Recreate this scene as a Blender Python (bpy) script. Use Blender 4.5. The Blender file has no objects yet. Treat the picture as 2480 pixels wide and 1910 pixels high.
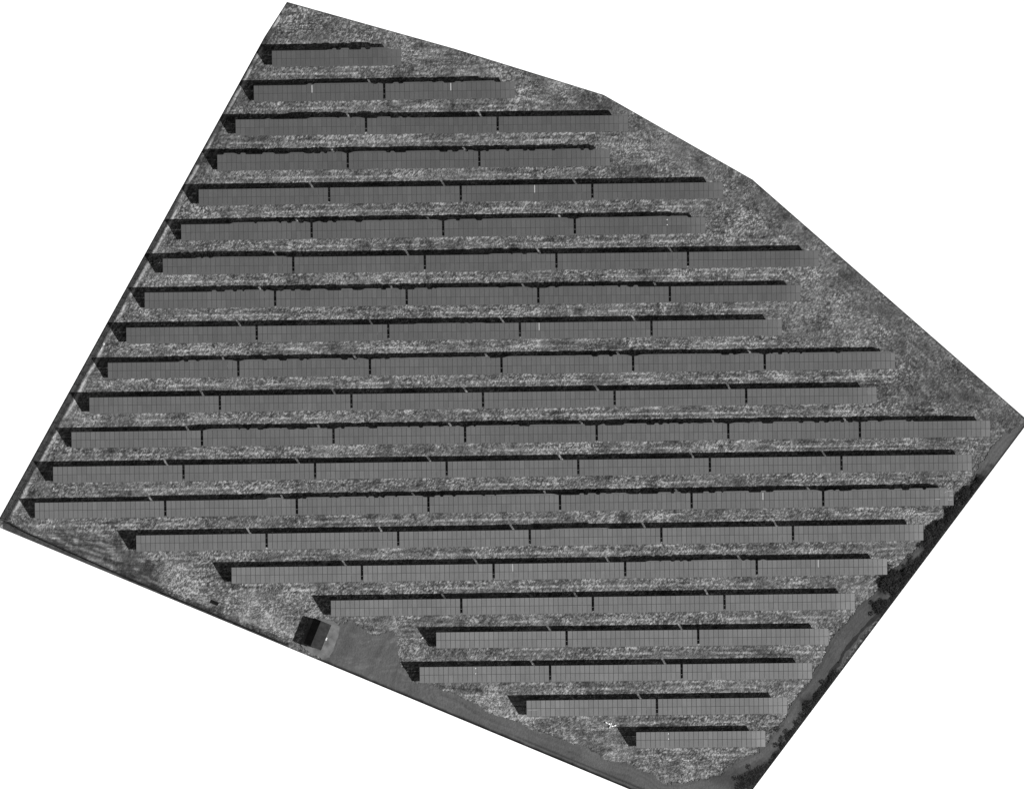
import bpy, math, random
import numpy as np
from mathutils import Vector, Matrix

random.seed(7)
rng = np.random.RandomState(11)
R = math.radians
scene = bpy.context.scene
col = scene.collection

# ------------------------------------------------------------------ camera, light, exposure
S = 0.1                                                  # metres per photo pixel
def W(px, py):                                           # site plan coordinates -> metres
    return ((px - 1240.0) * S, (955.0 - py) * S)

cam_d = bpy.data.cameras.new('camera'); cam_d.type = 'ORTHO'; cam_d.ortho_scale = 248.0
cam_d.clip_start = 1.0; cam_d.clip_end = 2000.0
cam = bpy.data.objects.new('camera', cam_d); cam.location = (0, 0, 260); col.objects.link(cam)
scene.camera = cam

SUN_EL = R(31.5)
hx, hy = 0.9645, -0.264                                  # horizontal direction towards the sun
sun_dir = Vector((hx * math.cos(SUN_EL), hy * math.cos(SUN_EL), math.sin(SUN_EL))).normalized()
world = bpy.data.worlds.new('World'); scene.world = world; world.use_nodes = True
nt = world.node_tree; nt.nodes.clear()
sky = nt.nodes.new('ShaderNodeTexSky'); sky.sky_type = 'NISHITA'; sky.sun_disc = False
sky.sun_elevation = SUN_EL; sky.sun_rotation = math.atan2(hx, hy)
bw = nt.nodes.new('ShaderNodeRGBToBW')                   # the photograph is monochrome
bg = nt.nodes.new('ShaderNodeBackground'); bg.inputs['Strength'].default_value = 0.05
out = nt.nodes.new('ShaderNodeOutputWorld')
nt.links.new(sky.outputs[0], bw.inputs[0]); nt.links.new(bw.outputs[0], bg.inputs[0])
nt.links.new(bg.outputs[0], out.inputs[0])
sl = bpy.data.lights.new('sun', 'SUN'); sl.energy = 5.0; sl.angle = R(0.53); sl.color = (1, 1, 1)
so = bpy.data.objects.new('sun', sl); so.location = (120, -40, 90); col.objects.link(so)
so.rotation_euler = sun_dir.to_track_quat('Z', 'Y').to_euler()
scene.view_settings.view_transform = 'Standard'; scene.view_settings.look = 'None'
scene.view_settings.exposure = 0.6; scene.view_settings.gamma = 1.0

# ------------------------------------------------------------------ helpers
def tag(o, label=None, cat=None, group=None, kind=None):
    if label: o['label'] = label
    if cat: o['category'] = cat
    if group: o['group'] = group
    if kind: o['kind'] = kind
    return o

def empty(name, loc, rz=0.0):
    o = bpy.data.objects.new(name, None); o.empty_display_size = 0.5
    o.location = loc; o.rotation_euler = (0, 0, rz); col.objects.link(o); return o

def link(name, me, parent=None):
    o = bpy.data.objects.new(name, me); col.objects.link(o)
    if parent: o.parent = parent
    return o

class MB:
    """collects faces and builds one mesh"""
    def __init__(s): s.v = []; s.f = []; s.m = []
    def poly(s, pts, mi=0):
        b = len(s.v); s.v += [tuple(p) for p in pts]; s.f.append(tuple(range(b, b + len(pts)))); s.m.append(mi)
    def box(s, c, size, mi=0, rz=0.0, mat=None):
        b = len(s.v); x, y, z = size[0] / 2, size[1] / 2, size[2] / 2
        M = Matrix.Translation(c) @ Matrix.Rotation(rz, 4, 'Z') if mat is None else mat
        for dx, dy, dz in ((-x,-y,-z),(x,-y,-z),(x,y,-z),(-x,y,-z),(-x,-y,z),(x,-y,z),(x,y,z),(-x,y,z)):
            s.v.append(tuple(M @ Vector((dx, dy, dz))))
        for q in ((0,3,2,1),(4,5,6,7),(0,1,5,4),(1,2,6,5),(2,3,7,6),(3,0,4,7)):
            s.f.append(tuple(b + i for i in q)); s.m.append(mi)
    def bar(s, a, c, w, h=None, mi=0):                    # box between two points
        a = Vector(a); c = Vector(c); d = c - a; L = d.length
        M = Matrix.Translation((a + c) / 2) @ d.to_track_quat('X', 'Z').to_matrix().to_4x4()
        s.box(None, (L, w, h or w), mi, mat=M)
    def tube(s, a, c, r0, r1=None, n=7, mi=0):
        r1 = r0 if r1 is None else r1
        a = Vector(a); c = Vector(c); q = (c - a).to_track_quat('Z', 'Y'); b = len(s.v)
        for k in range(n):
            t = 2 * math.pi * k / n; e = Vector((math.cos(t), math.sin(t), 0))
            s.v.append(tuple(a + q @ (e * r0))); s.v.append(tuple(c + q @ (e * r1)))
        for k in range(n):
            i = b + 2 * k; j = b + 2 * ((k + 1) % n)
            s.f.append((i, j, j + 1, i + 1)); s.m.append(mi)
        s.f.append(tuple(b + 2 * k + 1 for k in range(n))); s.m.append(mi)
        s.f.append(tuple(b + 2 * k for k in reversed(range(n)))); s.m.append(mi)
    def mesh(s, name, mats):
        me = bpy.data.meshes.new(name); me.from_pydata(s.v, [], s.f)
        for m in (mats if isinstance(mats, (list, tuple)) else [mats]): me.materials.append(m)
        if any(s.m): me.polygons.foreach_set('material_index', s.m)
        me.update(); return me
    def build(s, name, mats, parent=None): return link(name, s.mesh(name, mats), parent)

# ------------------------------------------------------------------ materials
def mat(name, g, rough=0.8, metal=0.0, var=0.0, vscale=3.0, bump=0.0, bscale=8.0, spec=0.3, objvar=0.0):
    m = bpy.data.materials.new(name); m.use_nodes = True; t = m.node_tree; N = t.nodes; L = t.links
    p = N['Principled BSDF']; p.inputs['Roughness'].default_value = rough
    p.inputs['Metallic'].default_value = metal; p.inputs['Specular IOR Level'].default_value = spec
    p.inputs['Base Color'].default_value = (g, g, g, 1)
    tc = N.new('ShaderNodeTexCoord')
    if var:
        n = N.new('ShaderNodeTexNoise'); n.inputs['Scale'].default_value = vscale; n.inputs['Detail'].default_value = 5
        L.new(tc.outputs['Object'], n.inputs['Vector'])
        r = N.new('ShaderNodeMapRange'); r.inputs[1].default_value = 0.25; r.inputs[2].default_value = 0.75
        r.inputs[3].default_value = g * (1 - var); r.inputs[4].default_value = g * (1 + var)
        L.new(n.outputs[0], r.inputs[0]); L.new(r.outputs[0], p.inputs['Base Color'])
    if bump:
        n2 = N.new('ShaderNodeTexNoise'); n2.inputs['Scale'].default_value = bscale; n2.inputs['Detail'].default_value = 4
        L.new(tc.outputs['Object'], n2.inputs['Vector'])
        b = N.new('ShaderNodeBump'); b.inputs['Strength'].default_value = bump; b.inputs['Distance'].default_value = 0.1
        L.new(n2.outputs[0], b.inputs['Height']); L.new(b.outputs[0], p.inputs['Normal'])
    return m

def attr_mat(name, base, bump, bscale, fine, fscale, rough=0.95):
    """albedo = base * tone attribute (what grows or lies there, plus painted shade) * fine noise"""
    m = bpy.data.materials.new(name); m.use_nodes = True; t = m.node_tree; N = t.nodes; L = t.links
    p = N['Principled BSDF']; p.inputs['Roughness'].default_value = rough; p.inputs['Specular IOR Level'].default_value = 0.1
    tc = N.new('ShaderNodeTexCoord'); a = N.new('ShaderNodeAttribute'); a.attribute_name = 'tone'
    n = N.new('ShaderNodeTexNoise'); n.inputs['Scale'].default_value = fscale; n.inputs['Detail'].default_value = 3
    L.new(tc.outputs['Object'], n.inputs['Vector'])
    r = N.new('ShaderNodeMapRange'); r.inputs[1].default_value = 0.25; r.inputs[2].default_value = 0.75
    r.inputs[3].default_value = base * (1 - fine); r.inputs[4].default_value = base * (1 + fine)
    L.new(n.outputs[0], r.inputs[0])
    mu = N.new('ShaderNodeMath'); mu.operation = 'MULTIPLY'
    L.new(a.outputs['Fac'], mu.inputs[0]); L.new(r.outputs[0], mu.inputs[1]); L.new(mu.outputs[0], p.inputs['Base Color'])
    if bump:
        n2 = N.new('ShaderNodeTexNoise'); n2.inputs['Scale'].default_value = bscale; n2.inputs['Detail'].default_value = 4
        L.new(tc.outputs['Object'], n2.inputs['Vector'])
        b = N.new('ShaderNodeBump'); b.inputs['Strength'].default_value = bump; b.inputs['Distance'].default_value = 0.25
        L.new(n2.outputs[0], b.inputs['Height']); L.new(b.outputs[0], p.inputs['Normal'])
    return m

def glass_mat():
    """dusty module glass: object colour sets how dusty each table is"""
    m = bpy.data.materials.new('module_glass'); m.use_nodes = True; t = m.node_tree; N = t.nodes; L = t.links
    p = N['Principled BSDF']; p.inputs['Roughness'].default_value = 0.42; p.inputs['Specular IOR Level'].default_value = 0.4
    oi = N.new('ShaderNodeObjectInfo'); bwn = N.new('ShaderNodeRGBToBW'); L.new(oi.outputs['Color'], bwn.inputs[0])
    r = N.new('ShaderNodeMapRange'); r.inputs[3].default_value = 0.94; r.inputs[4].default_value = 1.06
    L.new(oi.outputs['Random'], r.inputs[0])
    tc = N.new('ShaderNodeTexCoord'); mp = N.new('ShaderNodeMapping'); mp.inputs['Scale'].default_value = (2.2, 0.5, 1)
    L.new(tc.outputs['Object'], mp.inputs[0]); L.new(oi.outputs['Location'], mp.inputs[1])
    n = N.new('ShaderNodeTexNoise'); n.inputs['Scale'].default_value = 2.0; n.inputs['Detail'].default_value = 4
    L.new(mp.outputs[0], n.inputs['Vector'])
    r2 = N.new('ShaderNodeMapRange'); r2.inputs[1].default_value = 0.25; r2.inputs[2].default_value = 0.75
    r2.inputs[3].default_value = 0.93; r2.inputs[4].default_value = 1.07
    L.new(n.outputs[0], r2.inputs[0])
    a = N.new('ShaderNodeMath'); a.operation = 'MULTIPLY'; b = N.new('ShaderNodeMath'); b.operation = 'MULTIPLY'
    L.new(bwn.outputs[0], a.inputs[0]); L.new(r.outputs[0], a.inputs[1])
    L.new(a.outputs[0], b.inputs[0]); L.new(r2.outputs[0], b.inputs[1]); L.new(b.outputs[0], p.inputs['Base Color'])
    return m

M_glass = glass_mat()
M_frame = mat('anodised_frame', 0.05, 0.5, var=0.2)
M_back = mat('module_backsheet', 0.10, 0.7)
M_steel = mat('galvanised_steel', 0.32, 0.5, 0.4, var=0.2, vscale=5)
M_glint = mat('glint_strip', 0.30, 0.5, var=0.1)  # pale colour of the glints painted on modules
M_white = mat('white_sheet', 0.92, 0.95, spec=0.0)
M_grass = attr_mat('rough_grass', 0.116, 0.7, 5.0, 0.32, 6.0)
M_track = attr_mat('packed_gravel', 0.082, 0.35, 2.5, 0.10, 1.6)
M_tuft = attr_mat('grass_blades', 0.118, 0.0, 1, 0.2, 5)
M_shadow_bush = attr_mat('shadow_bush_leaves', 0.024, 0.0, 1, 0.35, 3)  # leaves of the bushes added in place of tree shadow
M_stem = mat('shadow_bush_stems', 0.05, 0.9, var=0.3)
M_conc = mat('concrete', 0.115, 0.9, var=0.55, vscale=0.5, bump=0.3)
M_roof = mat('dark_roof_sheet', 0.030, 0.9, var=0.35, vscale=1.1, spec=0.02)
M_wall = mat('kiosk_wall', 0.22, 0.8, var=0.15)
M_door = mat('kiosk_door', 0.12, 0.5, var=0.1)
M_dark = mat('dark_metal', 0.010, 0.9, var=0.3, spec=0.02)
M_fence = mat('fence_wire', 0.06, 0.6, 0.3, var=0.3)
M_plastic = mat('white_plastic', 0.62, 0.6, var=.2)
M_stone = mat('pale_stone', 0.45, 0.9, var=0.2, bump=0.4)

# ------------------------------------------------------------------ site outline (convex), rows
P = [(695, 5), (1100, 118), (1462, 230), (1822.5, 435), (2492, 1020), (1752.5, 2005), (292, 1399), (-12, 1273), (640.5, 90)]
# left x, left bottom y, right x, right bottom y, number of tables
ROWS = [
 (659.0, 162.5, 969.0, 158.0, 1), (615.0, 247.0, 1245.0, 237.5, 2), (570.8, 329.0, 1519.0, 318.5, 3),
 (526.5, 414.0, 1475.0, 402.0, 3), (481.5, 498.0, 1748.0, 480.5, 4), (439.0, 583.0, 1704.5, 565.0, 4),
 (394.5, 665.5, 1982.0, 645.5, 5), (350.5, 747.5, 1937.0, 729.0, 5), (306.0, 832.5, 1891.0, 812.5, 5),
 (261.5, 917.5, 2168.0, 893.0, 6), (216.7, 1001.5, 2122.0, 976.5, 6), (173.3, 1085.0, 2397.5, 1057.0, 7),
 (128.7, 1169.0, 2357.0, 1139.0, 7), (84.5, 1256.0, 2311.0, 1223.5, 7), (330.0, 1335.0, 2236.0, 1308.0, 6),
 (561.0, 1412.5, 2148.0, 1391.0, 5), (801.5, 1492.5, 2069.4, 1475.0, 4), (1056.5, 1569.5, 2004.5, 1560.0, 3),
 (1016.5, 1653.5, 1964.5, 1643.0, 3), (1275.3, 1734.5, 1903.5, 1727.0, 2), (1541.0, 1811.0, 1854.0, 1807.5, 1)]
TW = 313.4 * S; NM = 27; PITCH = TW / NM
DEPTH = 3.92; TILT = R(25.0); H0 = 1.13
SLOPE_L = DEPTH / math.cos(TILT); MODL = SLOPE_L / 2 - 0.012; MODW = PITCH - 0.030

def row_y(k, x):
    xl, yl, xr, yr, n = ROWS[k]; return yl + (yr - yl) * (x - xl) / (xr - xl)

# ------------------------------------------------------------------ numpy value noise
def vnoise(x, y, scale, seed, sy=None):
    sy = sy or scale
    r = np.random.RandomState(seed); T = r.rand(256, 256)
    gx = x / scale; gy = y / sy
    ix = np.floor(gx).astype(int); iy = np.floor(gy).astype(int); fx = gx - ix; fy = gy - iy
    fx = fx * fx * (3 - 2 * fx); fy = fy * fy * (3 - 2 * fy)
    a = T[iy % 256, ix % 256]; b = T[iy % 256, (ix + 1) % 256]; c = T[(iy + 1) % 256, ix % 256]; d = T[(iy + 1) % 256, (ix + 1) % 256]
    return (a * (1 - fx) + b * fx) * (1 - fy) + (c * (1 - fx) + d * fx) * fy
def sstep(a, b, x):
    t = np.clip((x - a) / (b - a), 0, 1); return t * t * (3 - 2 * t)
def seg_dist(x, y, pts):
    best = np.full(x.shape, 1e9); side = np.zeros(x.shape)
    for (x0, y0), (x1, y1) in zip(pts[:-1], pts[1:]):
        dx, dy = x1 - x0, y1 - y0; L2 = dx * dx + dy * dy
        t = np.clip(((x - x0) * dx + (y - y0) * dy) / L2, 0, 1)
        d = np.hypot(x - x0 - t * dx, y - y0 - t * dy)
        best = np.minimum(best, d)
    return best
def inpoly(x, y, pts):
    ins = np.zeros(x.shape, bool); n = len(pts)
    for i in range(n):
        x0, y0 = pts[i]; x1, y1 = pts[(i + 1) % n]
        if y0 == y1: continue
        c = ((y0 > y) != (y1 > y)) & (x < (x1 - x0) * (y - y0) / (y1 - y0) + x0)
        ins ^= c
    return ins
def region(x, y, pts, soft):                              # 1 inside, soft ragged edge
    d = seg_dist(x, y, pts + [pts[0]]); s = np.where(inpoly(x, y, pts), d, -d)
    s = s + (vnoise(x, y, 22, 91) - 0.5) * soft * 1.6 + (vnoise(x, y, 7, 92) - 0.5) * soft * 0.8
    return sstep(-soft, soft, s)

def edge_x(y): return np.where(y < 90, 695 - (y - 5) * 0.641, 640.5 - (y - 90) * 0.5516)
LEFT_FENCE = [(float(edge_x(np.array(y))) + o, y) for y, o in ((45, 12), (98, 14), (300, 17), (420, 17), (530, 14), (740, 14), (960, 18), (1140, 20), (1258, 21))]
LOW_FENCE = [(22, 1264), (61, 1287), (290, 1389), (420, 1445), (560, 1503), (690, 1558)]
ROAD_IN = [(806, 1512), (850, 1503), (882, 1520), (905, 1536), (952, 1530), (962, 1545), (968, 1598), (998, 1652), (1030, 1656),
           (1075, 1670), (1112, 1681), (1180, 1722), (1250, 1747), (1300, 1772), (1400, 1803), (1465, 1838), (1530, 1852),
           (1580, 1878), (1600, 1896), (1650, 1898), (1700, 1884), (1745, 1872), (1780, 1845), (1830, 1822), (1856, 1800),
           (1880, 1768), (1906, 1728), (1925, 1690), (1948, 1662), (1966, 1640), (1990, 1602), (2008, 1562), (2035, 1520),
           (2070, 1480), (2105, 1452), (2130, 1430), (2160, 1385), (2200, 1345), (2240, 1312), (2262, 1285), (2290, 1250),
           (2320, 1215), (2345, 1170), (2372, 1130), (2400, 1085), (2432, 1050), (2470, 1032)]
ROAD = ROAD_IN + [(2520, 1010), (1752, 2040), (760, 1600), (790, 1585), (806, 1540)]
DITCH = [(2146, 1472), (2121, 1494), (2088, 1525), (2066, 1552), (2042, 1581), (2033, 1605), (2015, 1622), (2002, 1644), (1988, 1666), (1974, 1690), (1962, 1712)]
WEDGE = [(2140, 1488), (2121, 1502), (2100, 1523), (2078, 1550), (2056, 1580), (2044, 1606), (2030, 1626), (2040, 1620), (2075, 1574), (2110, 1528)]

TRACKS = [([(1240, 215), (1460, 285), (1640, 375), (1800, 490), (1960, 620), (2110, 760), (2270, 905), (2385, 1010), (2425, 1060)], 9, .30),
          ([(1560, 300), (1590, 400), (1620, 460), (1790, 500), (1770, 600), (1830, 640), (2020, 650), (2010, 720), (1975, 780), (1950, 850)], 7, .28),
          ([(2040, 690), (2100, 790), (2200, 840), (2230, 900), (2190, 980), (2250, 1020), (2420, 1040)], 8, .28),
          ([(1900, 700), (1960, 745), (2060, 800), (2180, 830), (2290, 940)], 6, .22),
          ([(900, 110), (1010, 150), (1180, 200), (1300, 240), (1420, 245)], 8, .22)]
SPOTS = [(1345, 1003, 13, 9), (1490, 1000, 8, 10), (1560, 1000, 11, 11), (992, 590, 8, 8), (1022, 592, 9, 12), (1240, 590, 12, 12), (1335, 578, 13, 8),
         (1362, 576, 8, 8), (1530, 582, 9, 11), (905, 1248, 14, 9), (960, 1250, 13, 9), (1003, 1250, 10, 9), (1043, 1250, 8, 10), (1062, 1247, 9, 11), (1510, 1245, 9, 10),
         (1470, 1160, 8, 10), (1700, 1328, 12, 9), (1867, 1322, 7, 11), (1130, 1332, 12, 9), (945, 290, 8, 8), (1095, 255, 6, 10), (940, 255, 7, 7), (700, 1002, 8, 9),
         (850, 750, 12, 8), (1250, 440, 14, 9), (395, 850, 12, 8), (745, 1090, 9, 8), (600, 1170, 9, 8), (1160, 1670, 11, 7), (1420, 1655, 12, 6), (2045, 1325, 9, 7),
         (1900, 790, 7, 12), (1985, 785, 7, 7), (1000, 165, 5, 12), (1240, 655, 30, 8), (2100, 935, 8, 4), (660, 1010, 10, 6), (1780, 950, 9, 11),
         (1445, 1803, 5, 4), (1456, 1800, 4, 6), (1478, 1815, 6, 5), (1535, 1842, 8, 4), (1650, 1874, 7, 3), (832, 1502, 5, 4), (745, 1478, 8, 5), (716, 1500, 9, 4)]
def tone(x, y):
    """what covers the ground: dry grass ~1+, dense green weeds and painted fence shadow < 1 (plan pixels in)"""
    n1 = vnoise(x, y, 90, 1, 60); n2 = vnoise(x, y, 26, 2); n3 = vnoise(x, y, 9, 3)
    f1 = vnoise(x, y, 3.3, 4); f2 = vnoise(x, y, 5.0, 5, 2.6); f3 = vnoise(x, y, 2.6, 6, 4.4); f4 = np.random.RandomState(5).rand(*x.shape)
    contrast = 0.50 + 0.75 * vnoise(x, y, 55, 8, 30)
    right = region(x, y, [(1250, 180), (1462, 235), (1830, 440), (2480, 1020), (2380, 1100), (2200, 870), (2000, 640), (1760, 440), (1540, 330)], 35)
    contrast = contrast * (1 - 0.38 * right)
    T = 0.88 + 0.44 * (n1 - .5) + 0.54 * (n2 - .5) + 0.24 * (n3 - .5)
    T = T * (1 - 0.15 * right)
    sp = (0.7 * f1 + 0.9 * f2 + 0.6 * f3 + 1.6 * f4) / 3.8 - 0.5
    spk = np.exp(contrast * 4.3 * sp)
    # bright dry-stalk specks
    hot = sstep(0.82, 0.98, vnoise(x, y, 2.9, 12, 2.6)) * (vnoise(x, y, 40, 13) > 0.35)
    # dark clumps of weeds
    dk = sstep(0.80, 0.93, vnoise(x, y, 15, 14, 11)) * sstep(0.45, 0.75, vnoise(x, y, 120, 15))
    T = T * (1 - 0.42 * dk)
    for (bx_, by_, a_, b_) in SPOTS:
        w = (vnoise(x, y, 6, 95) - .5) * 0.9
        T = T * (1 - 0.48 * (1 - sstep(0.55, 1.25, np.hypot((x - bx_) / a_, (y - by_) / b_) + w)))
    # fine stalks combed along the eastern headland
    st = vnoise(0.753 * x + 0.658 * y, -0.658 * x + 0.753 * y, 60, 96, 3.4)
    T = T * (1 + right * 0.30 * (st - .5) * sstep(.35, .65, vnoise(x, y, 110, 97)))
    # top corner: coarse tussocks, darker
    topc = region(x, y, [(690, 20), (1000, 95), (880, 100), (640, 110)], 20)
    T = T * (1 - 0.16 * topc)
    for (pts, wd, amp) in TRACKS:
        d = seg_dist(x + 14 * (vnoise(x, y, 90, 98) - .5), y + 14 * (vnoise(x, y, 90, 99) - .5), pts)
        br = sstep(.25, .55, vnoise(x, y, 45, 100))
        T = T * (1 + br * amp * (1.15 * np.exp(-((d - wd) / 2.4) ** 2) - 0.45 * np.exp(-((d - wd - 6) / 3.0) ** 2)))
    # swaths left by mowing along the aisles
    kx = vnoise(x, y + 0.0145 * x, 70, 101, 3.2); kk = vnoise(x, y + 0.0145 * x, 26, 102, 2.4)
    T = T * (1 + (1 - right) * (0.40 * (kx - .5) + 0.40 * (kk - .5)) * sstep(.2, .6, vnoise(x, y, 130, 103, 60)) * 1.7)
    # mowing and drip lines in the aisles
    for k in range(len(ROWS)):
        xl, yl, xr, yr, n = ROWS[k]
        yy = y - row_y(k, x); m = sstep(xl - 25, xl + 10, x) * (1 - sstep(xr - 10, xr + 25, x))
        pr = sstep(0.42, 0.62, vnoise(x, y * 0 + k * 37, 60, 20)) * (0.35 + 0.65 * vnoise(x, y * 0 + k * 11, 6, 21))
        T = T + m * pr * 1.7 * np.exp(-((yy - 18.0) / 1.9) ** 2)
        pr2 = sstep(0.45, 0.7, vnoise(x, y * 0 + k * 17, 30, 22)) * vnoise(x, y * 0 + k * 5, 5, 23)
        T = T + m * pr2 * 1.5 * np.exp(-((yy - 4.0) / 2.0) ** 2)
        pr3 = sstep(0.4, 0.8, vnoise(x, y * 0 + k * 19, 8, 24))
        T = T + m * pr3 * 0.75 * np.exp(-((yy - 29.8) / 1.8) ** 2)
    # weeds in the lower left corner, streaky and dark
    wl = region(x, y, [(40, 1280), (100, 1285), (150, 1278), (240, 1296), (330, 1340), (392, 1350), (384, 1392), (405, 1435), (290, 1395), (150, 1335)], 16)
    wst = (0.46 + 0.9 * sstep(0.5, 0.85, vnoise(x + 0.5 * y, y - 0.32 * x, 30, 30, 6))) * (0.7 + 0.6 * vnoise(x, y, 6, 34))
    T = T * (1 - wl) + wl * T * wst; spk = spk * (1 - wl) + wl * spk ** 0.45
    # pale dry ground
    for poly, amt, soft in (
        ([(385, 1425), (384, 1385), (430, 1372), (520, 1402), (585, 1425), (650, 1432), (745, 1428), (790, 1495), (770, 1500), (748, 1520), (720, 1560), (640, 1532), (560, 1492), (470, 1450)], 0.62, 14),
        ([(940, 1545), (1010, 1535), (1055, 1575), (1040, 1600), (965, 1600)], 0.45, 10),
        ([(1120, 1680), (1210, 1670), (1262, 1690), (1300, 1740), (1240, 1745), (1180, 1715)], 0.45, 10),
        ([(1330, 1770), (1450, 1790), (1550, 1830), (1500, 1845), (1420, 1805)], 0.35, 10),
        ([(1570, 1845), (1660, 1835), (1740, 1850), (1735, 1875), (1650, 1893), (1590, 1885)], 0.30, 12)):
        q = region(x, y, poly, soft); pat = 0.6 + 0.7 * vnoise(x, y, 14, 31)
        T = T * (1 + q * amt * pat)
    dm = region(x, y, [(460, 1385), (560, 1395), (640, 1420), (720, 1425), (640, 1445), (560, 1430), (500, 1412)], 12)
    T = T * (1 - 0.35 * dm * sstep(0.4, 0.7, vnoise(x, y, 8, 33)))
    T = T * spk + 0.9 * hot * np.clip(T, 0, 1.6)
    # left: outer strip and fence line with fence shadow painted in, pale swath just inside
    near = seg_dist(x, y, LEFT_FENCE)
    fx = np.interp(y, [p[1] for p in LEFT_FENCE], [p[0] for p in LEFT_FENCE])
    s = (x - fx) * 0.875                                   # signed distance to the fence, + = inside
    lm = (y < 1262) * (y > -50)
    swath = vnoise(x + 0.55 * y, x * 0.875 + y * 0.484, 30, 40, 3.0)
    along = vnoise(x * 0 + y, x * 0, 26, 41)
    T = np.where(lm & (s > 0) & (s < 34), T * (0.80 + 0.75 * (vnoise(s * 6, y, 14, 42, 40) - 0.35)), T)
    up = 1 - sstep(430, 560, y)                            # further up the pale swath lies outside the fence
    off = np.interp(y, [0, 440, 560, 1262], [-4.5, -5, 6, 6]) + 4 * (along - 0.5)
    outer = 0.46 + 0.42 * (vnoise(x, y, 7, 44) - .3) + 0.25 * (f1 - .5)
    T = np.where(lm & (s < 0), outer, T)
    T = T + lm * (2.1 + 1.1 * up) * sstep(0.15, 0.5, along) * np.exp(-((s - off) / 3.2) ** 2) * (0.55 + vnoise(x, y, 5, 43))
    T = T * (1 - (0.70 - 0.2 * up) * lm * np.exp(-((s - 0.5) / 1.7) ** 2))
    T = T * (1 - 0.45 * lm * (y > 560) * np.exp(-((s + 5.0) / 1.3) ** 2))
    # lower fence line with its shadow painted in, and strip outside
    fy = np.interp(x, [p[0] for p in LOW_FENCE], [p[1] for p in LOW_FENCE]); s2 = (y - fy) * 0.92
    m2 = (x > 5) & (x < 700)
    T = np.where(m2 & (s2 > 0), 0.42 + 0.30 * (vnoise(x, y, 9, 45) - .5) + 0.25 * (f1 - .5), T)
    T = T * (1 - 0.78 * m2 * np.exp(-((s2 - 0.5) / 2.0) ** 2))
    band = m2 & (x > 290) & (s2 < 0) & (s2 > -10)
    T = np.where(band, T * (0.35 + 0.4 * vnoise(x, y, 12, 46)), T)
    return np.clip(T, 0.10, 3.4)

def edge_dark(x, y, T):
    """dark line along the outline of the site"""
    def dl(a, b): return seg_dist(x, y, [a, b])
    T = T * (1 - 0.75 * np.exp(-(np.minimum(dl(P[7], P[8]), dl(P[8], P[0])) / 3.0) ** 2))
    for a, b in ((P[0], P[1]), (P[1], P[2]), (P[2], P[3])): T = T * (1 - 0.45 * np.exp(-(dl(a, b) / 2.0) ** 2))
    T = T * (1 - 0.72 * np.exp(-(dl(P[3], P[4]) / 2.0) ** 2))
    T = T * (1 - 0.85 * np.exp(-(dl(P[4], P[5]) / (4.5 + 9 * sstep(1640, 1700, y) * vnoise(x, y, 40, 51))) ** 2))
    d = dl(P[5], P[6]); m = sstep(720, 800, x)
    T = T * (1 - m * 0.93 * np.exp(-(d / (6.2 + 2.5 * (vnoise(x, y, 14, 50) - .5))) ** 4))
    T = T * (1 - m * sstep(1150, 1350, x) * 0.62 * np.exp(-((d - 12.5) / 2.6) ** 2))
    T = T * (1 - (1 - m) * 0.35 * np.exp(-(d / 2.0) ** 2))
    return T

def track_tone(x, y):
    T = 1.0 + 0.20 * (vnoise(x, y, 60, 60) - .5) + 0.14 * (vnoise(x, y, 14, 61) - .5) + 0.10 * (vnoise(x, y, 4, 62) - .5)
    T = T + 0.5 * sstep(.86, .98, vnoise(x, y, 3.2, 67)) * sstep(.4, .7, vnoise(x, y, 50, 68)) - 0.35 * sstep(.82, .95, vnoise(x, y, 7, 69)) * sstep(.5, .75, vnoise(x, y, 60, 72))
    T = T * (1 + 0.16 * (np.random.RandomState(9).rand(*x.shape) - .5))
    # wheel tracks run along the road: pale streaks parallel to its inner edge
    d = seg_dist(x, y, ROAD_IN[9:]); T = T * (1 + 0.30 * (vnoise(d * 2.0, x + y, 9, 63, 130) - .5))
    swirl = vnoise(x + 18 * vnoise(x, y, 30, 64), y + 18 * vnoise(x, y, 30, 65), 22, 66, 5)
    T = T * (1 + 0.22 * (1 - sstep(1000, 1250, x)) * sstep(0.55, 0.9, swirl))
    # shade of trees beyond the site painted into the road's right side
    tree_shade = sstep(1850, 2000, x)
    T = T * (1 - 0.22 * tree_shade) + 0.25 * sstep(2290, 2420, x)
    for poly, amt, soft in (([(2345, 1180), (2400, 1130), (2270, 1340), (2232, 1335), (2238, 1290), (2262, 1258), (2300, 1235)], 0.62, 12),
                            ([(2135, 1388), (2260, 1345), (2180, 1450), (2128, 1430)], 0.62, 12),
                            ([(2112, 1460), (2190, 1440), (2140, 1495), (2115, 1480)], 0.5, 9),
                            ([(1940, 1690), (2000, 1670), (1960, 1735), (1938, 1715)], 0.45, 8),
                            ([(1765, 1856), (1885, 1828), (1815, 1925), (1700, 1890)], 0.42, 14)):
        T = T * (1 - amt * region(x, y, poly, soft))  # tree shadow patches painted into the road tone
    return T

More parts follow.
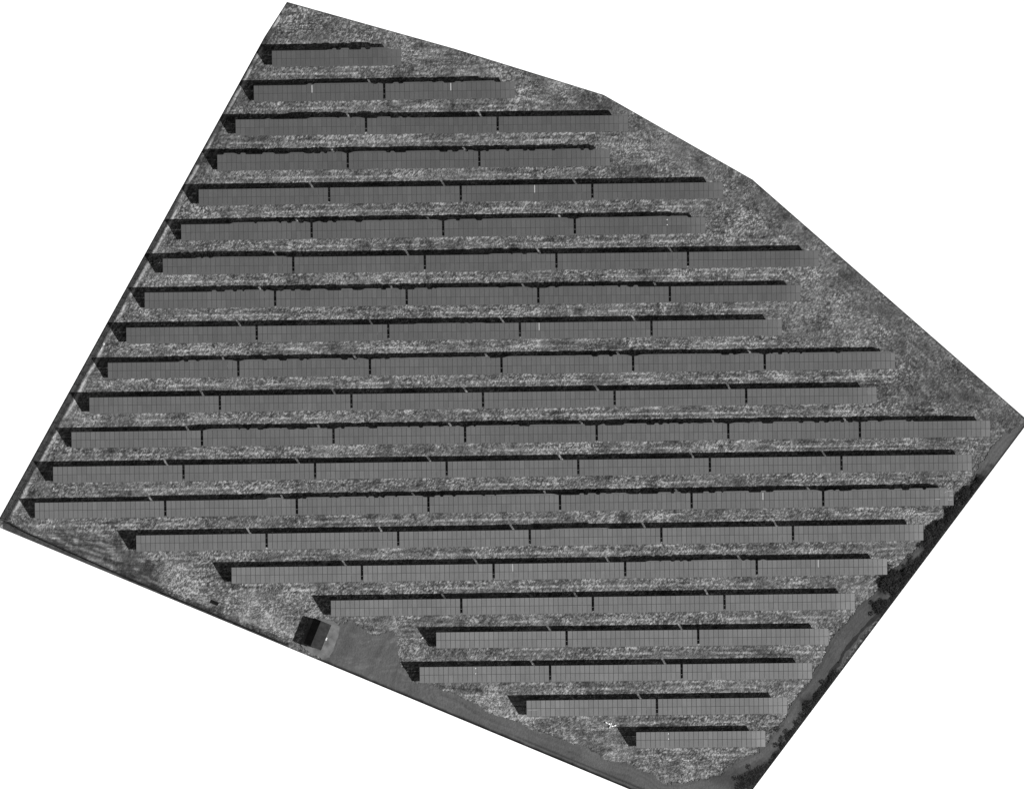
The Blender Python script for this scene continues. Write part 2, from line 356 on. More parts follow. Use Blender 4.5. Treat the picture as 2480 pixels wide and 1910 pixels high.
# ------------------------------------------------------------------ gridded sheets
def clip_convex(poly, P):
    def inside(p, a, b): return (b[0]-a[0])*(p[1]-a[1])-(b[1]-a[1])*(p[0]-a[0]) >= 0
    outp = poly
    for i in range(len(P)):
        a, b = P[i], P[(i + 1) % len(P)]; inp = outp; outp = []
        for j in range(len(inp)):
            p, q = inp[j], inp[(j + 1) % len(inp)]
            ip, iq = inside(p, a, b), inside(q, a, b)
            if ip: outp.append(p)
            if ip != iq:
                d1 = (b[0]-a[0])*(p[1]-a[1])-(b[1]-a[1])*(p[0]-a[0]); d2 = (b[0]-a[0])*(q[1]-a[1])-(b[1]-a[1])*(q[0]-a[0])
                t = d1 / (d1 - d2); outp.append((p[0] + t*(q[0]-p[0]), p[1] + t*(q[1]-p[1])))
        if len(outp) < 3: return []
    return outp

def sheet(name, m, tone_fn, z_fn, cell_mask=None, step=2.5):
    xs = np.arange(-20, 2500, step); ys = np.arange(0, 2010, step)
    X, Y = np.meshgrid(xs, ys)
    ins = np.ones(X.shape, bool); n = len(P)
    for i in range(n):
        a, b = P[i], P[(i + 1) % n]
        ins &= ((b[0]-a[0])*(Y-a[1])-(b[1]-a[1])*(X-a[0])) >= 0
    cnt = ins[:-1,:-1].astype(int) + ins[1:,:-1] + ins[:-1,1:] + ins[1:,1:]
    full = cnt == 4; part = (cnt > 0) & (cnt < 4)
    if cell_mask is not None:
        cm = cell_mask(X[:-1,:-1] + step/2, Y[:-1,:-1] + step/2); full &= cm; part &= cm
    idx = np.arange(X.size).reshape(X.shape)
    q = np.stack([idx[1:,:-1][full], idx[1:,1:][full], idx[:-1,1:][full], idx[:-1,:-1][full]], 1)   # ccw seen from above
    used = np.unique(q); remap = -np.ones(X.size, int); remap[used] = np.arange(used.size); q = remap[q]
    vx = X.ravel()[used]; vy = Y.ravel()[used]
    ex, ey, faces = [], [], []; base = used.size
    for r, c in zip(*np.nonzero(part)):
        x0, y0 = xs[c], ys[r]
        pl = clip_convex([(x0, y0), (x0+step, y0), (x0+step, y0+step), (x0, y0+step)], P)
        if len(pl) < 3: continue
        faces.append([base + len(ex) + i for i in range(len(pl))][::-1])
        ex += [p[0] for p in pl]; ey += [p[1] for p in pl]
    vx = np.concatenate([vx, ex]); vy = np.concatenate([vy, ey])
    T = tone_fn(vx, vy); z = z_fn(vx, vy)
    co = np.stack([(vx - 1240) * S, (955 - vy) * S, z], 1).astype(np.float32)
    me = bpy.data.meshes.new(name)
    me.vertices.add(len(vx)); me.vertices.foreach_set('co', co.ravel())
    loops = np.concatenate([q.ravel(), np.array([i for f in faces for i in f], int)])
    starts = np.concatenate([np.arange(len(q)) * 4, len(q) * 4 + np.cumsum([0] + [len(f) for f in faces[:-1]])]) if faces else np.arange(len(q)) * 4
    me.loops.add(len(loops)); me.loops.foreach_set('vertex_index', loops.astype(np.int32))
    me.polygons.add(len(starts)); me.polygons.foreach_set('loop_start', starts.astype(np.int32))
    me.update(calc_edges=True); me.validate()
    at = me.attributes.new('tone', 'FLOAT', 'POINT'); at.data.foreach_set('value', T.astype(np.float32))
    me.materials.append(m)
    return link(name, me)

def ground_z(x, y): return 0.06 * (vnoise(x, y, 12, 70) - .5) + 0.05 * (vnoise(x, y, 5, 71) - .5) - 0.03
def road_mask(x, y):
    d = seg_dist(x, y, ROAD + [ROAD[0]]); s = np.where(inpoly(x, y, ROAD), d, -d)
    return (s + (vnoise(x, y, 16, 80) - .5) * 9 + (vnoise(x, y, 5, 81) - .5) * 6 > 0) & ~inpoly(x, y, WEDGE)

g = sheet('ground', M_grass, lambda x, y: edge_dark(x, y, tone(x, y)), ground_z); tag(g, kind='structure')
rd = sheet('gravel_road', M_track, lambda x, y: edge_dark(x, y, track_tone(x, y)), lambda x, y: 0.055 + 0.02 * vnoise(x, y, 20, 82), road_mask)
tag(rd, kind='structure')

# cut-out block of land; white backdrop added far below, clear of its shadow
mb = MB(); big = 2500.0; Pw = [W(*p) for p in P]; n = len(Pw)
mb.poly([(-big, -big, -230), (big, -big, -230), (big, big, -230), (-big, big, -230)])
wg = mb.build('white_backdrop', M_white); tag(wg, kind='structure')
mb = MB()
for i in range(n):
    j = (i + 1) % n
    mb.poly([(*Pw[i], -.03), (*Pw[j], -.03), (*Pw[j], -1.5), (*Pw[i], -1.5)])
mb.poly([(*p, -1.5) for p in Pw])
se = mb.build('soil_edge', mat('soil', 0.05, 0.95, var=0.4, vscale=0.8)); tag(se, kind='structure')

# drainage ditch beside the road on the right: a sunk dark channel
mb = MB()
for (a, b) in zip(DITCH[:-1], DITCH[1:]):
    for t in range(4):
        p = [a[i] + (b[i]-a[i]) * t / 4 for i in (0, 1)]; q = [a[i] + (b[i]-a[i]) * (t+1) / 4 for i in (0, 1)]
        w0 = 3.9 + 1.4 * math.sin(p[1] * 0.11) + 1.0 * math.sin(p[1] * 0.31); w1 = 3.9 + 1.4 * math.sin(q[1] * 0.11) + 1.0 * math.sin(q[1] * 0.31)
        d = Vector((q[0]-p[0], q[1]-p[1])).normalized(); nx, ny = d.y, -d.x
        mb.poly([(*W(p[0]-nx*w0, p[1]-ny*w0), .09), (*W(p[0]+nx*w0, p[1]+ny*w0), .09), (*W(q[0]+nx*w1, q[1]+ny*w1), .09), (*W(q[0]-nx*w1, q[1]-ny*w1), .09)])
M_mud = mat('wet_mud', 0.016, 0.6, var=0.4, vscale=1.0, bump=0.3, bscale=4)
dt = mb.build('drainage_ditch', M_mud); tag(dt, kind='structure')

# grass tufts: small fans of blades over the open grass
def tufts():
    N = 70000; pts = []
    x = rng.uniform(0, 2480, N * 3); y = rng.uniform(5, 1910, N * 3)
    ok = np.ones(x.shape, bool)
    for i in range(len(P)):
        a, b = P[i], P[(i + 1) % len(P)]; L = math.hypot(b[0]-a[0], b[1]-a[1])
        ok &= ((b[0]-a[0])*(y-a[1])-(b[1]-a[1])*(x-a[0])) / L > 6
    ok &= ~road_mask(x, y)
    for k in range(len(ROWS)):
        xl, yl, xr, yr, nn = ROWS[k]; yy = y - row_y(k, x)
        ok &= ~((x > xl) & (x < xr) & (yy > -44) & (yy < 0))
    ok &= rng.rand(len(x)) < 0.25 + 0.75 * vnoise(x, y, 45, 85)
    x, y = x[ok][:N], y[ok][:N]; N = len(x)
    T = edge_dark(x, y, tone(x, y)); T = np.clip(T ** .5 * .92 * np.exp(rng.normal(0, 0.38, N)), 0.25, 2.8)
    K = 3
    wx = (x - 1240) * S; wy = (955 - y) * S; r = rng.uniform(.08, .20, N); h = rng.uniform(.07, .22, N)
    h *= np.where(T < 0.6, 0.6, 1.0)
    V = np.zeros((N, K, 3, 3), np.float32)
    for k in range(K):
        a = rng.uniform(0, 2 * np.pi, N); w = rng.uniform(.5, .9, N)
        V[:, k, 0] = np.stack([wx + np.cos(a + w) * r * .35, wy + np.sin(a + w) * r * .35, 0 * r - .02], 1)
        V[:, k, 1] = np.stack([wx + np.cos(a - w) * r * .35, wy + np.sin(a - w) * r * .35, 0 * r - .02], 1)
        V[:, k, 2] = np.stack([wx + np.cos(a) * r, wy + np.sin(a) * r, h], 1)
    V = V.reshape(-1, 3); nv = len(V)
    me = bpy.data.meshes.new('grass_tufts'); me.vertices.add(nv); me.vertices.foreach_set('co', V.ravel())
    me.loops.add(nv); me.loops.foreach_set('vertex_index', np.arange(nv, dtype=np.int32))
    me.polygons.add(nv // 3); me.polygons.foreach_set('loop_start', np.arange(0, nv, 3, dtype=np.int32))
    me.update(calc_edges=True); at = me.attributes.new('tone', 'FLOAT', 'POINT')
    at.data.foreach_set('value', np.repeat(T, K * 3).astype(np.float32)); me.materials.append(M_tuft)
    o = link('grass_tufts', me); tag(o, 'short mottled grass tufts over the whole field between the rows', 'grass', kind='stuff')
tufts()

# ------------------------------------------------------------------ solar tables
def module_mesh(name, prof=None):
    """one framed module; prof = lip heights (m) along its top edge for the warped upper edges"""
    mb = MB(); w, l, t, f = MODW / 2, MODL, 0.04, 0.046
    o = [(-w, 0), (w, 0), (w, l), (-w, l)]; i = [(-w+f, f), (w-f, f), (w-f, l-f), (-w+f, l-f)]
    for k in range(4):
        j = (k + 1) % 4
        mb.poly([(*o[k], t), (*o[j], t), (*i[j], t - .004), (*i[k], t - .004)], 1)
        mb.poly([(*o[k], 0), (*o[j], 0), (*o[j], t), (*o[k], t)], 1)
    mb.poly([(*p, t - .004) for p in i], 0)
    mb.poly([(*p, 0) for p in reversed(o)], 2)
    if prof:
        n = len(prof) - 1; ct, st = math.cos(TILT), math.sin(TILT)
        for k in range(n):
            x0 = -w - .012 + (2 * w + .024) * k / n; x1 = -w - .012 + (2 * w + .024) * (k + 1) / n; e0, e1 = prof[k], prof[k + 1]
            if max(e0, e1) < 0.02: continue
            mb.poly([(x0, l + .002, t), (x1, l + .002, t), (x1, l + e1 * ct, t - e1 * st), (x0, l + e0 * ct, t - e0 * st)], 0)
            mb.poly([(x0, l + .002, t - .02), (x1, l + .002, t - .02), (x1, l + e1 * ct, t - .02 - e1 * st), (x0, l + e0 * ct, t - .02 - e0 * st)][::-1], 2)
            mb.poly([(x0, l + e0 * ct, t - .02 - e0 * st), (x1, l + e1 * ct, t - .02 - e1 * st), (x1, l + e1 * ct, t - e1 * st), (x0, l + e0 * ct, t - e0 * st)], 0)
    return mb.mesh(name, [M_glass, M_frame, M_back])
ME_MOD = module_mesh('solar_module')

# rows whose upper edge looks warped, and where along the row
WARP = {0: [(790, 950)], 1: [(735, 1225)], 2: [(640, 660), (740, 1000)], 3: [(526, 1475)], 5: [(555, 1690)], 6: [(470, 700), (1180, 1330)], 7: [(500, 1560)],
        8: [(1000, 1180)], 9: [(430, 2165)], 11: [(480, 2220)], 13: [(640, 2300)], 14: [(1330, 1480)], 15: [(1560, 1860)]}
AMP = {0: .5, 2: .35, 6: .3, 8: .2, 14: .25, 15: .3}
gap_x = {}
def warp(k, x):
    if k not in WARP: return 0.0
    a = AMP.get(k, 0.42); v = 0.0
    for x0, x1 in WARP[k]:
        v = max(v, float(sstep(0, 14, np.array(x - x0)) * (1 - sstep(0, 14, np.array(x - x1) + 14))))
    X = np.array(float(x)); Y = np.array(float(k * 83))
    base = 0.75 + 0.25 * float(vnoise(X, Y, 70, 201))
    notch = float(sstep(0.55, 0.68, vnoise(X, Y, 10, 202))) * float(sstep(.30, .5, vnoise(X, Y, 60, 203)))
    g = min([abs(x - gx) for gx in gap_x[k]] or [99])
    gp = 1 - math.exp(-(g / 12.0) ** 2)
    return a * v * base * (1 - 0.95 * notch) * gp

def frame_meshes():
    st, ct = math.sin(TILT), math.cos(TILT); mb = MB()
    def pt(x, s, d): return (x, s * ct + d * st, H0 + s * st - d * ct)     # s up the slope, d below the plane
    for s in (0.45, 1.65, 2.65, 3.85):
        mb.bar(pt(-TW/2 + .5, s, .06), pt(TW/2 - .5, s, .06), .06, .09)
    for k in range(6):
        x = -TW/2 + 1.2 + k * (TW - 2.4) / 5
        mb.bar(pt(x, .25, .16), pt(x, 4.05, .16), .07, .11)
    fr = mb.mesh('support_frame', M_steel)
    posts = []
    for s in (0.9, 3.3):
        x0, y0, z0 = pt(0, s, .22); p = MB(); p.box((0, 0, z0/2 - .1), (.11, .09, z0 + .2)); p.box((0, 0, z0 - .03), (.18, .16, .05))
        posts.append((y0, p.mesh('post', M_steel)))
    lk = MB(); g2 = 0.56; lk.bar((-.02, 0, 0), (g2, 0, 0), .05, .05)
    return fr, posts, lk.mesh('link_rail', mat('link_rail_metal', 0.2, 0.7))
ME_FR, POSTS, ME_LINK = frame_meshes()
def shadow_rail_mesh(x0, x1):  # added dark rail: straightens the row's shadow, keeps edge notches black
    tr = MB(); zt = H0 + DEPTH * math.tan(TILT) - .06; L = x1 - x0; c = (x0 + x1) / 2; tr.box((c, DEPTH + .11, zt - .05), (L, .25, .02))
    for dy in (-.01, .23): tr.box((c, DEPTH + dy, zt - .01), (L, .02, .10))
    return tr.mesh('shadow_rail', M_dark)
ME_SHADOW_RAIL = shadow_rail_mesh(-TW/2, TW/2 + .5); ME_SHADOW_RAIL_END = shadow_rail_mesh(-TW/2, TW/2 - 5.2)
ORD = ['zeroth','first','second','third','fourth','fifth','sixth','seventh','eighth','ninth','tenth','eleventh','twelfth','thirteenth','fourteenth',
       'fifteenth','sixteenth','seventeenth','eighteenth','nineteenth','twentieth','twenty-first']
GLINTS = {(1, 756), (1, 1092), (4, 1295), (8, 1306), (13, 1848), (15, 1242), (15, 1982)}  # painted glints on upper modules: row, plan x
GLINT_DOTS = {(5, 1616), (18, 1152), (20, 1619)}  # paired white dots, also painted glints
ST, CT = math.sin(TILT), math.cos(TILT)
strip = MB(); strip.box((0, MODL/2, .012), (.26, MODL * .92, .02)); ME_STRIP = strip.mesh('glint_strip', M_glint)
dotm = MB(); dotm.tube((0, 0, 0), (0, 0, .03), .13, .10, 10); ME_DOT = dotm.mesh('glint_dot', M_plastic)
hstrip = MB(); hstrip.box((0, 0, .012), (1.0, .10, .02)); ME_HS = hstrip.mesh('glint_strip', M_glint)

def row_words(k):
    if k <= 12: return 'the %s row from the top' % ORD[k + 1]
    return 'the %s row from the bottom' % ORD[21 - k]
for k, (xl, yl, xr, yr, nt_) in enumerate(ROWS):
    ang = math.atan2(yl - yr, xr - xl)
    pitch = 318.7
    gap_x[k] = [xl + (i + 1) * pitch - 2.6 for i in range(nt_ - 1)]
    f = (k / 20.0); sr = float(np.interp(f, [0, .3, .45, .65, .75, 1], [92, 98, 104, 114, 123, 128])) / 255.0  # sky reflection painted into row tone, paler towards the bottom rows
    lin = ((sr + .055) / 1.055) ** 2.4
    for i in range(nt_):
        tx = xl + i * pitch; cx = tx + 313.4 / 2; cy = row_y(k, cx)
        low = -0.50 if (k in WARP and AMP.get(k, .48) > .4 and nt_ > 1) else 0.0
        root = empty('solar_table', (*W(cx, cy), low), ang)
        feats = [p for p in GLINTS | GLINT_DOTS if p[0] == k and tx < p[1] < tx + 313.4]
        if nt_ == 1: pos = 'the only solar table in'
        elif i == 0: pos = 'leftmost solar table in'
        elif i == nt_ - 1: pos = 'rightmost solar table in'
        elif nt_ == 3: pos = 'middle solar table in'
        else: pos = '%s solar table from the left in' % ORD[i + 1]
        warped = k in WARP and any(x0 < tx + 290 and x1 > tx + 25 for x0, x1 in WARP[k])
        extra = ', scalloped top edge' if warped else ''
        if any(p in GLINTS for p in feats): extra = ', painted glint strip'
        if k == 16 and i == 0: extra = ', above the dark kiosk'
        lab = pos + ' ' + row_words(k) + extra
        tag(root, lab, 'solar table', 'solar tables standing in rows across the field')
        shade = lin * 0.625 * (1 + random.uniform(-.03, .03))
        for up in (0, 1):
            for c in range(NM):
                lx = -TW/2 + PITCH * (c + .5); me = ME_MOD
                if up:
                    px0 = cx + (lx - PITCH/2) / S; pr = [warp(k, px0 + PITCH / S * q / 6) for q in range(7)]
                    if max(pr) > .03: me = module_mesh('solar_module', pr)
                m = link('solar_module', me, root); s = up * (MODL + .024)
                m.location = (lx, s * CT, H0 + s * ST); m.rotation_euler = (TILT, 0, 0)
                e = 1.0 + 0.36 * max(0, (c - 20) / 6.0) ** 1.5 * (i == nt_ - 1) + 0.16 * (float(vnoise(np.array(cx + lx * 10.), np.array(k * 83. + up * 9), 75, 301)) - .5)          # right-end modules paler, slow tone drift along the row
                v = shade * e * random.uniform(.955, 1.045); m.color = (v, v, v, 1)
        link('support_frame', ME_FR, root)
        if k in WARP and AMP.get(k, .48) > .4 and any(x0 < tx + 290 and x1 > tx + 25 for x0, x1 in WARP[k]): link('shadow_rail', ME_SHADOW_RAIL_END if i == nt_ - 1 else ME_SHADOW_RAIL, root)
        for y0, pm in POSTS:
            for q in range(6):
                p = link('post', pm, root); p.location = (-TW/2 + 1.2 + q * (TW - 2.4) / 5, y0, 0)
        if i < nt_ - 1:
            p = link('link_rail', ME_LINK, root); s = SLOPE_L * .36; p.location = (TW/2, s * CT, H0 + s * ST - .03); p.rotation_euler = (TILT, 0, 0)
            p['label'] = 'pale rail bridging the gap to the next table'
        for (kk, fx) in feats:
            lx = (fx - cx) * S
            if (kk, fx) in GLINTS:
                s = MODL + .024; p = link('glint_strip', ME_STRIP, root); p.location = (lx, s * CT - .04 * ST, H0 + s * ST + .04 * CT); p.rotation_euler = (TILT, 0, 0)
                p['label'] = 'painted glint down the upper module'
            else:
                for s in (SLOPE_L * .56, SLOPE_L * .88):
                    p = link('glint_dot', ME_DOT, root); p.location = (lx, s * CT - .04 * ST, H0 + s * ST + .04 * CT); p.rotation_euler = (TILT, 0, 0)
        if k == 19 and i == 0:
            for q in (0, 1):
                s = SLOPE_L * .42; p = link('glint_strip', ME_HS, root); p.location = (-TW/2 + .9 + q * 1.2, s * CT - .04 * ST, H0 + s * ST + .04 * CT); p.rotation_euler = (TILT, 0, 0)
        if k == 13 and i == nt_ - 1:  # glints painted as pale strips on the end modules
            for (dx, s, ln, rz) in ((-1.0, SLOPE_L * .90, 1.3, .12), (-2.0, SLOPE_L * .84, .5, .7), (-.6, SLOPE_L * .62, .9, 0), (-1.3, SLOPE_L * .38, .5, 1.4), (-.7, SLOPE_L * .36, .8, .1), (-3.9, SLOPE_L * .42, 1.2, 0)):
                mb = MB(); mb.box((0, 0, .012), (ln, .12, .02), rz=rz); p = mb.build('glint_strip', M_glint, root)
                p.location = (TW/2 + dx, s * CT - .04 * ST, H0 + s * ST + .04 * CT); p.rotation_euler = (TILT, 0, 0)

# ------------------------------------------------------------------ transformer kiosk beside the road
c0 = Vector(W(802.7, 1512.8)); u = Vector((W(777.5, 1574.2)[0] - c0.x, W(777.5, 1574.2)[1] - c0.y)); Lk = u.length; u.normalize()
v = Vector((u.y, -u.x))
if v.x > 0: v = -v
def K(a, b, z): p = c0 + u * a + v * b; return (p.x, p.y, z)
ctr = K(Lk/2, 2.3, 0)
kio = empty('transformer_kiosk', ctr); tag(kio, 'small dark-roofed transformer kiosk on a pale pad beside the gravel road', 'kiosk')
def local(mb): mb.v = [(x - ctr[0], y - ctr[1], z) for x, y, z in mb.v]; return mb
RZ, EZ, WZ = 2.75, 2.35, 1.45; RB, WB = 2.75, 4.55
mb = MB(); i0, i1, a0, a1 = .15, WB - .15, .12, Lk - .12
def walls(a0, a1, b0, b1, zf):
    mb.poly([K(a0,b0,0), K(a1,b0,0), K(a1,b0,zf(b0)), K(a0,b0,zf(b0))]); mb.poly([K(a1,b1,0), K(a0,b1,0), K(a0,b1,zf(b1)), K(a1,b1,zf(b1))])
    for a in (a0, a1): mb.poly([K(a,b0,0), K(a,b1,0), K(a,b1,zf(b1)), K(a,RB,zf(RB)), K(a,b0,zf(b0))])
zf = lambda b: (EZ + (RZ-EZ) * b / RB if b <= RB else RZ - (RZ-WZ) * (b-RB) / (WB-RB)) - .07
walls(a0, a1, i0, i1, zf); wall = local(mb).build('wall', M_wall, kio)
mb = MB()
for (b0, z0, b1, z1) in ((0, EZ, RB, RZ), (RB, RZ, WB, WZ)):
    t = .06
    A, B, C_, D = K(0,b0,z0), K(Lk,b0,z0), K(Lk,b1,z1), K(0,b1,z1)
    lo = [(p[0],p[1],p[2]-t) for p in (A,B,C_,D)]
    mb.poly([A,B,C_,D]); mb.poly(lo[::-1])
    hi = [A,B,C_,D]
    for q in range(4): mb.poly([lo[q], lo[(q+1)%4], hi[(q+1)%4], hi[q]])
roof = local(mb).build('roof', M_roof, kio)
mb = MB()
mb.tube(K(-.02, RB, RZ+.01), K(Lk+.02, RB, RZ+.01), .05); local(mb).build('ridge_cap', M_dark, roof)
mb = MB()
for q in range(9):
    a = .4 + q * (Lk - .8) / 8; mb.bar(K(a, .05, EZ+.03), K(a, RB-.06, RZ+.02), .03, .03)
local(mb).build('roof_seam', M_roof, roof)
for a in (Lk*.25, Lk*.78):
    mb = MB(); mb.bar(K(a-.5, .13, 1.0), K(a+.5, .13, 1.0), .04, 2.0); d = local(mb).build('door', M_door, kio)
    mb = MB(); mb.bar(K(a+.38, .08, 1.0), K(a+.38, .08, 1.16), .03, .04); local(mb).build('handle', M_steel, d)
mb = MB(); mb.bar(K(3.25, -.17, 2.2), K(3.95, -.17, 2.2), .30, .3); w_ = local(mb).build('lamp_box', M_plastic, kio); w_['label'] = 'small white box on the side facing the road'
padp = [(775, 1496), (800, 1500), (815, 1508), (822, 1520), (816, 1550), (806, 1578), (797, 1590), (784, 1598), (770, 1588), (748, 1577), (732, 1567), (728, 1556), (752, 1500)]
rag = []
for a, b in zip(padp, padp[1:] + padp[:1]):
    for q in range(4): rag.append((a[0] + (b[0]-a[0])*q/4 + random.uniform(-1.6, 1.6), a[1] + (b[1]-a[1])*q/4 + random.uniform(-1.6, 1.6)))
mb = MB(); mb.poly([(*W(*p), .10) for p in rag][::-1])
pad = mb.build('concrete_pad', M_conc); tag(pad, kind='structure')

# ------------------------------------------------------------------ inspection cover in the pale grass
bx = W(520.5, 1459.0); ib = empty('inspection_chamber', (*bx, 0), -R(24.5)); tag(ib, 'small dark rectangular inspection chamber lid in the pale grass left of the kiosk', 'inspection chamber')
mb = MB()
for y in (-.38, .38): mb.box((0, y, .10), (1.76, .08, .22))
for x in (-.84, .84): mb.box((x, 0, .10), (.08, .68, .22))
mb.build('frame', M_dark, ib)
mb = MB(); mb.box((-.4, 0, .14), (.78, .66, .05)); mb.box((.4, 0, .14), (.78, .66, .05)); lid = mb.build('lid', M_dark, ib)
mb = MB()
for x in (-.4, .4): mb.bar((x-.1, 0, .19), (x+.1, 0, .19), .03, .02)
mb.build('handle', M_dark, lid)

# ------------------------------------------------------------------ fences
def fence(name, pts, h, label, group):
    W0 = [Vector(W(*p)) for p in pts]; org = W0[0].copy()
    root = empty(name, (org.x, org.y, 0)); tag(root, label, 'fence', group)
    post = MB(); post.tube((0, 0, -.1), (0, 0, h + .08), .05, .05, 6); post.tube((0, 0, h + .08), (0, 0, h + .13), .06, .02, 6); pm = post.mesh('fence_post', M_fence)
    mesh = MB(); rails = MB(); carry = 0.0; segs = []
    for a, b in zip(W0[:-1], W0[1:]):
        L = (b - a).length; d = (b - a) / L; la = a - org; lb = b - org
        rails.bar((la.x, la.y, h), (lb.x, lb.y, h), .045); rails.bar((la.x, la.y, .08), (lb.x, lb.y, .08), .03)
        for z in np.linspace(.25, h - .12, 6): mesh.bar((la.x, la.y, z), (lb.x, lb.y, z), .012)
        t = carry
        while t < L:
            p = la + d * t; mesh.bar((p.x, p.y, .05), (p.x, p.y, h), .018); t += .22
        carry = t - L
        segs.append((a, d, L))
    mesh.build('wire_mesh', M_fence, root); rails.build('rail', M_fence, root)
    tot = sum(s[2] for s in segs); npst = min(60, int(tot / 2.6)); 
    for q in range(npst + 1):
        t = tot * q / npst
        for a, d, L in segs:
            if t <= L + 1e-6: p = a + d * t - org; break
            t -= L
        o = link('fence_post', pm, root); o.location = (p.x, p.y, 0)
fence('wire_fence', LEFT_FENCE[1:], 1.1, 'thin dark wire fence running down the long left side of the field', 'wire fences')
fence('wire_fence', LOW_FENCE, 1.1, 'thin dark wire fence slanting along the lower left edge towards the kiosk', 'wire fences')

# ------------------------------------------------------------------ dark bushes added to stand in for tree shadow, right-hand boundary
def inside_margin(x, y, m):
    for i in range(len(P)):
        a, b = P[i], P[(i + 1) % len(P)]; L = math.hypot(b[0]-a[0], b[1]-a[1])
        if ((b[0]-a[0])*(y-a[1])-(b[1]-a[1])*(x-a[0])) / L < m: return False
    return True
def shadow_thicket(poly, hmax, n, label):
    xs = [p[0] for p in poly]; ys = [p[1] for p in poly]; cx, cy = sum(xs)/len(xs), sum(ys)/len(ys); ox, oy = W(cx, cy)
    root = empty('shadow_thicket', (ox, oy, 0)); tag(root, label, 'stand-in bushes', 'dark bushes standing in for tree shadow along the right edge')
    cl = []
    while len(cl) < n:
        x, y = random.uniform(min(xs), max(xs)), random.uniform(min(ys), max(ys))
        if not inpoly(np.array([x]), np.array([y]), poly)[0]: continue
        if random.random() < .38:                          # stragglers thinning out round the edge
            x += random.gauss(-5, 13); y += random.gauss(0, 10)
            if inside_margin(x, y, 2): cl.append((x, y, random.uniform(.12, .45)))
        elif inside_margin(x, y, 2): cl.append((x, y, random.uniform(.5, 1.0)))
    V, F, T = [], [], []; st = MB()
    for (x, y, s) in cl:
        wx, wy = W(x, y); h = hmax * s; r = .55 + .5 * s; tone_c = random.uniform(.5, 1.3)
        st.tube((wx-ox, wy-oy, -.05), (wx-ox + random.uniform(-.2,.2), wy-oy + random.uniform(-.2,.2), h * .7), .035, .012, 5)
        for q in range(3):
            a = random.uniform(0, 6.28); st.tube((wx-ox, wy-oy, h * .25), (wx-ox + math.cos(a)*r*.6, wy-oy + math.sin(a)*r*.6, h * .75), .02, .008, 4)
        for q in range(70):
            a = random.uniform(0, 6.28); rr = r * math.sqrt(random.random()) * random.uniform(.75, 1.35); z = h * (1 - .75 * (rr / r) ** 2) * random.uniform(.45, 1.0) + .05
            px, py = wx + math.cos(a) * rr, wy + math.sin(a) * rr
            if not inside_margin(px / S + 1240, 955 - py / S, 1.5): continue
            b = random.uniform(0, 6.28); l = random.uniform(.08, .17); e1 = Vector((math.cos(b), math.sin(b), random.uniform(-.5, .5))) * l; e2 = Vector((-math.sin(b), math.cos(b), random.uniform(-.6, .6))) * l * .55
            p = Vector((px - ox, py - oy, z)); i = len(V)
            V += [tuple(p - e1), tuple(p + e2), tuple(p + e1), tuple(p - e2)]; F.append((i, i+1, i+2, i+3)); T += [tone_c * random.uniform(.6, 1.5)] * 4
    me = bpy.data.meshes.new('foliage'); me.from_pydata(V, [], F); at = me.attributes.new('tone', 'FLOAT', 'POINT'); at.data.foreach_set('value', T); me.materials.append(M_shadow_bush)
    link('foliage', me, root); st.build('stem', M_stem, root)
shadow_thicket([(2348, 1178), (2388, 1150), (2345, 1215), (2306, 1268), (2290, 1246), (2318, 1220)], .9, 120, 'dark low tree-shadow stand-in beside the glint-painted end of the lowest seven-table row')
shadow_thicket([(2302, 1262), (2300, 1280), (2262, 1330), (2240, 1318), (2238, 1292), (2262, 1268)], .9, 100, 'black spreading tree-shadow stand-in on the right boundary beside the seventh row from the bottom')
shadow_thicket([(2150, 1392), (2222, 1372), (2218, 1385), (2172, 1442), (2150, 1425), (2132, 1418)], 1.0, 120, 'largest black tree-shadow stand-in just below the right end of the sixth row from the bottom')
shadow_thicket([(2118, 1462), (2165, 1450), (2142, 1482), (2122, 1478)], .7, 45, 'small dark tree-shadow stand-in at the upper end of the ditch beside the road')
shadow_thicket([(2262, 1328), (2285, 1300), (2248, 1352), (2222, 1376), (2216, 1366), (2236, 1345)], .4, 34, 'thin scrub strip for tree shadow on the boundary between the two biggest stand-ins')
shadow_thicket([(2010, 1640), (2036, 1612), (2024, 1640), (1985, 1690), (1968, 1712), (1972, 1692)], .5, 40, 'dark tree-shadow stand-in scrub along the lower end of the ditch')
shadow_thicket([(1800, 1882), (1862, 1846), (1838, 1884), (1822, 1904), (1780, 1905)], .35, 60, 'low dark tree-shadow stand-in scrub at the bottom right corner of the road')
shadow_thicket([(1958, 1722), (1968, 1722), (1925, 1778), (1880, 1836), (1868, 1840), (1900, 1790)], .45, 34, 'narrow dark tree-shadow stand-in strip along the boundary right of the lowest table')
shadow_thicket([(1950, 1706), (1986, 1688), (1968, 1712), (1952, 1722)], .5, 14, 'small dark tree-shadow stand-in within the road bend near the row of two tables')

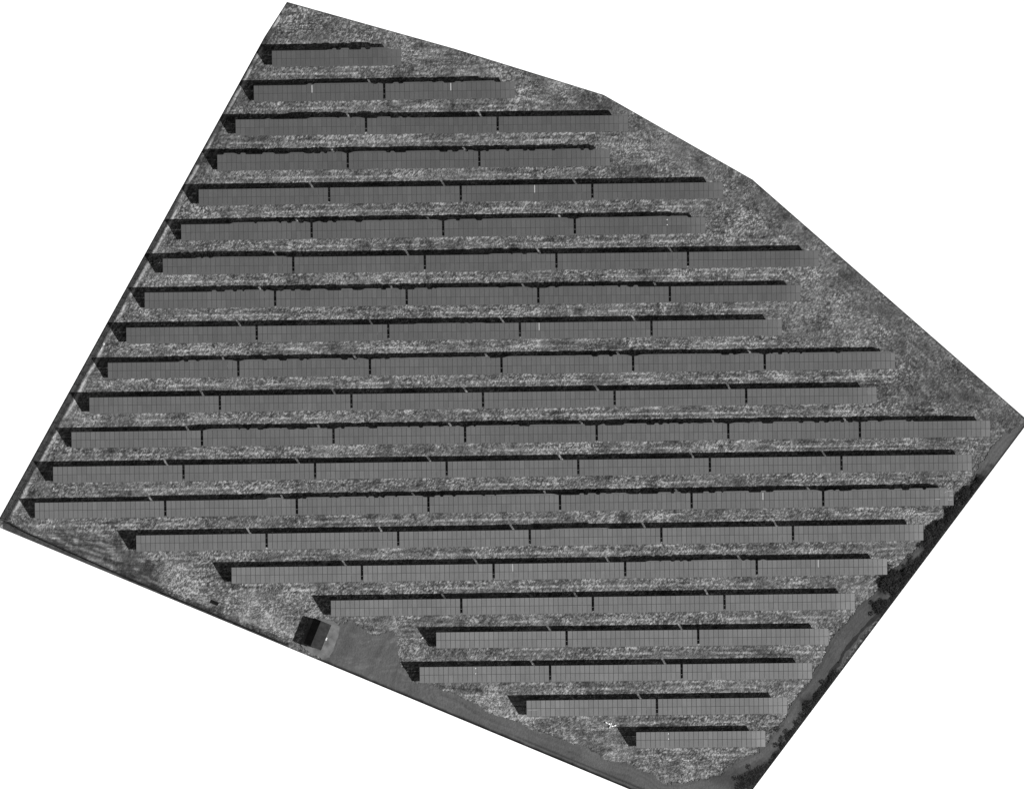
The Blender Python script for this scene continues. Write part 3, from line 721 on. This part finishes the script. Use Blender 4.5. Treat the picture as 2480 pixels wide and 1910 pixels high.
# ------------------------------------------------------------------ small things on the ground
mb = MB()
def ribbon(pts, w):
    for (p, q) in zip(pts[:-1], pts[1:]):
        for t in range(3):
            a = Vector((p[0] + (q[0]-p[0])*t/3, p[1] + (q[1]-p[1])*t/3)); b = Vector((p[0] + (q[0]-p[0])*(t+1)/3, p[1] + (q[1]-p[1])*(t+1)/3))
            mb.bar((*W(*a), .22 + .08 * math.sin(t * 2.1)), (*W(*b), .22 + .08 * math.sin(t * 2.1 + 2.1)), w * random.uniform(.7, 1.2), .03)
ribbon([(1466.5, 1747.5), (1472, 1751), (1481, 1754)], .32); ribbon([(1481, 1750), (1479, 1757), (1476.5, 1762)], .26); ribbon([(1480.5, 1757.5), (1487, 1757.5), (1493, 1754.5)], .3)
o = W(1480, 1755); mb.v = [(x - o[0], y - o[1], z) for x, y, z in mb.v]
pl = mb.build('plastic_scrap', M_plastic); pl.location = (*o, 0); tag(pl, 'crumpled white plastic scrap lying above the shadow of the bottom table', 'litter')

def stone(name, px, py, r, label, sx=1.0, rz=0.0):
    mb = MB(); n, m = 8, 5; 
    for i in range(m + 1):
        for j in range(n):
            th = math.pi / 2 * i / m; ph = 2 * math.pi * j / n; k = r * random.uniform(.85, 1.12)
            mb.v.append((math.cos(ph) * math.cos(th) * k * sx, math.sin(ph) * math.cos(th) * k, math.sin(th) * k * .7 - .02))
    for i in range(m):
        for j in range(n): a = i * n + j; b = i * n + (j + 1) % n; mb.f.append((a, b, b + n, a + n)); mb.m.append(0)
    o = mb.build(name, M_stone); o.location = (*W(px, py), 0); o.rotation_euler = (0, 0, rz); tag(o, label, 'stone')
stone('boulder', 250.5, 833, .32, 'round white stone just inside the left fence')
stone('boulder', 245, 845, .16, 'slender white stone below the round white one by the left fence', 3.2, R(62))
stone('boulder', 129, 1183, .22, 'small white stone below the left end of the ninth row from the bottom')
stone('boulder', 2330, 1251 - 60, .18, 'small white stone by the right boundary, beside the eighth row from the bottom')
mb = MB(); mb.tube((0, 0, .08), (1.9, -1.75, .12), .05, .04, 6); mb2 = MB(); mb2.box((0, 0, .14), (.40, .26, .18), rz=.4)
pole = empty('fallen_pole', (*W(1023, 1544), 0)); tag(pole, 'thin pale pole in the shadow left of the fourth row from the bottom', 'pole')
mb.build('shaft', M_steel, pole); mb2.build('head', M_plastic, pole)
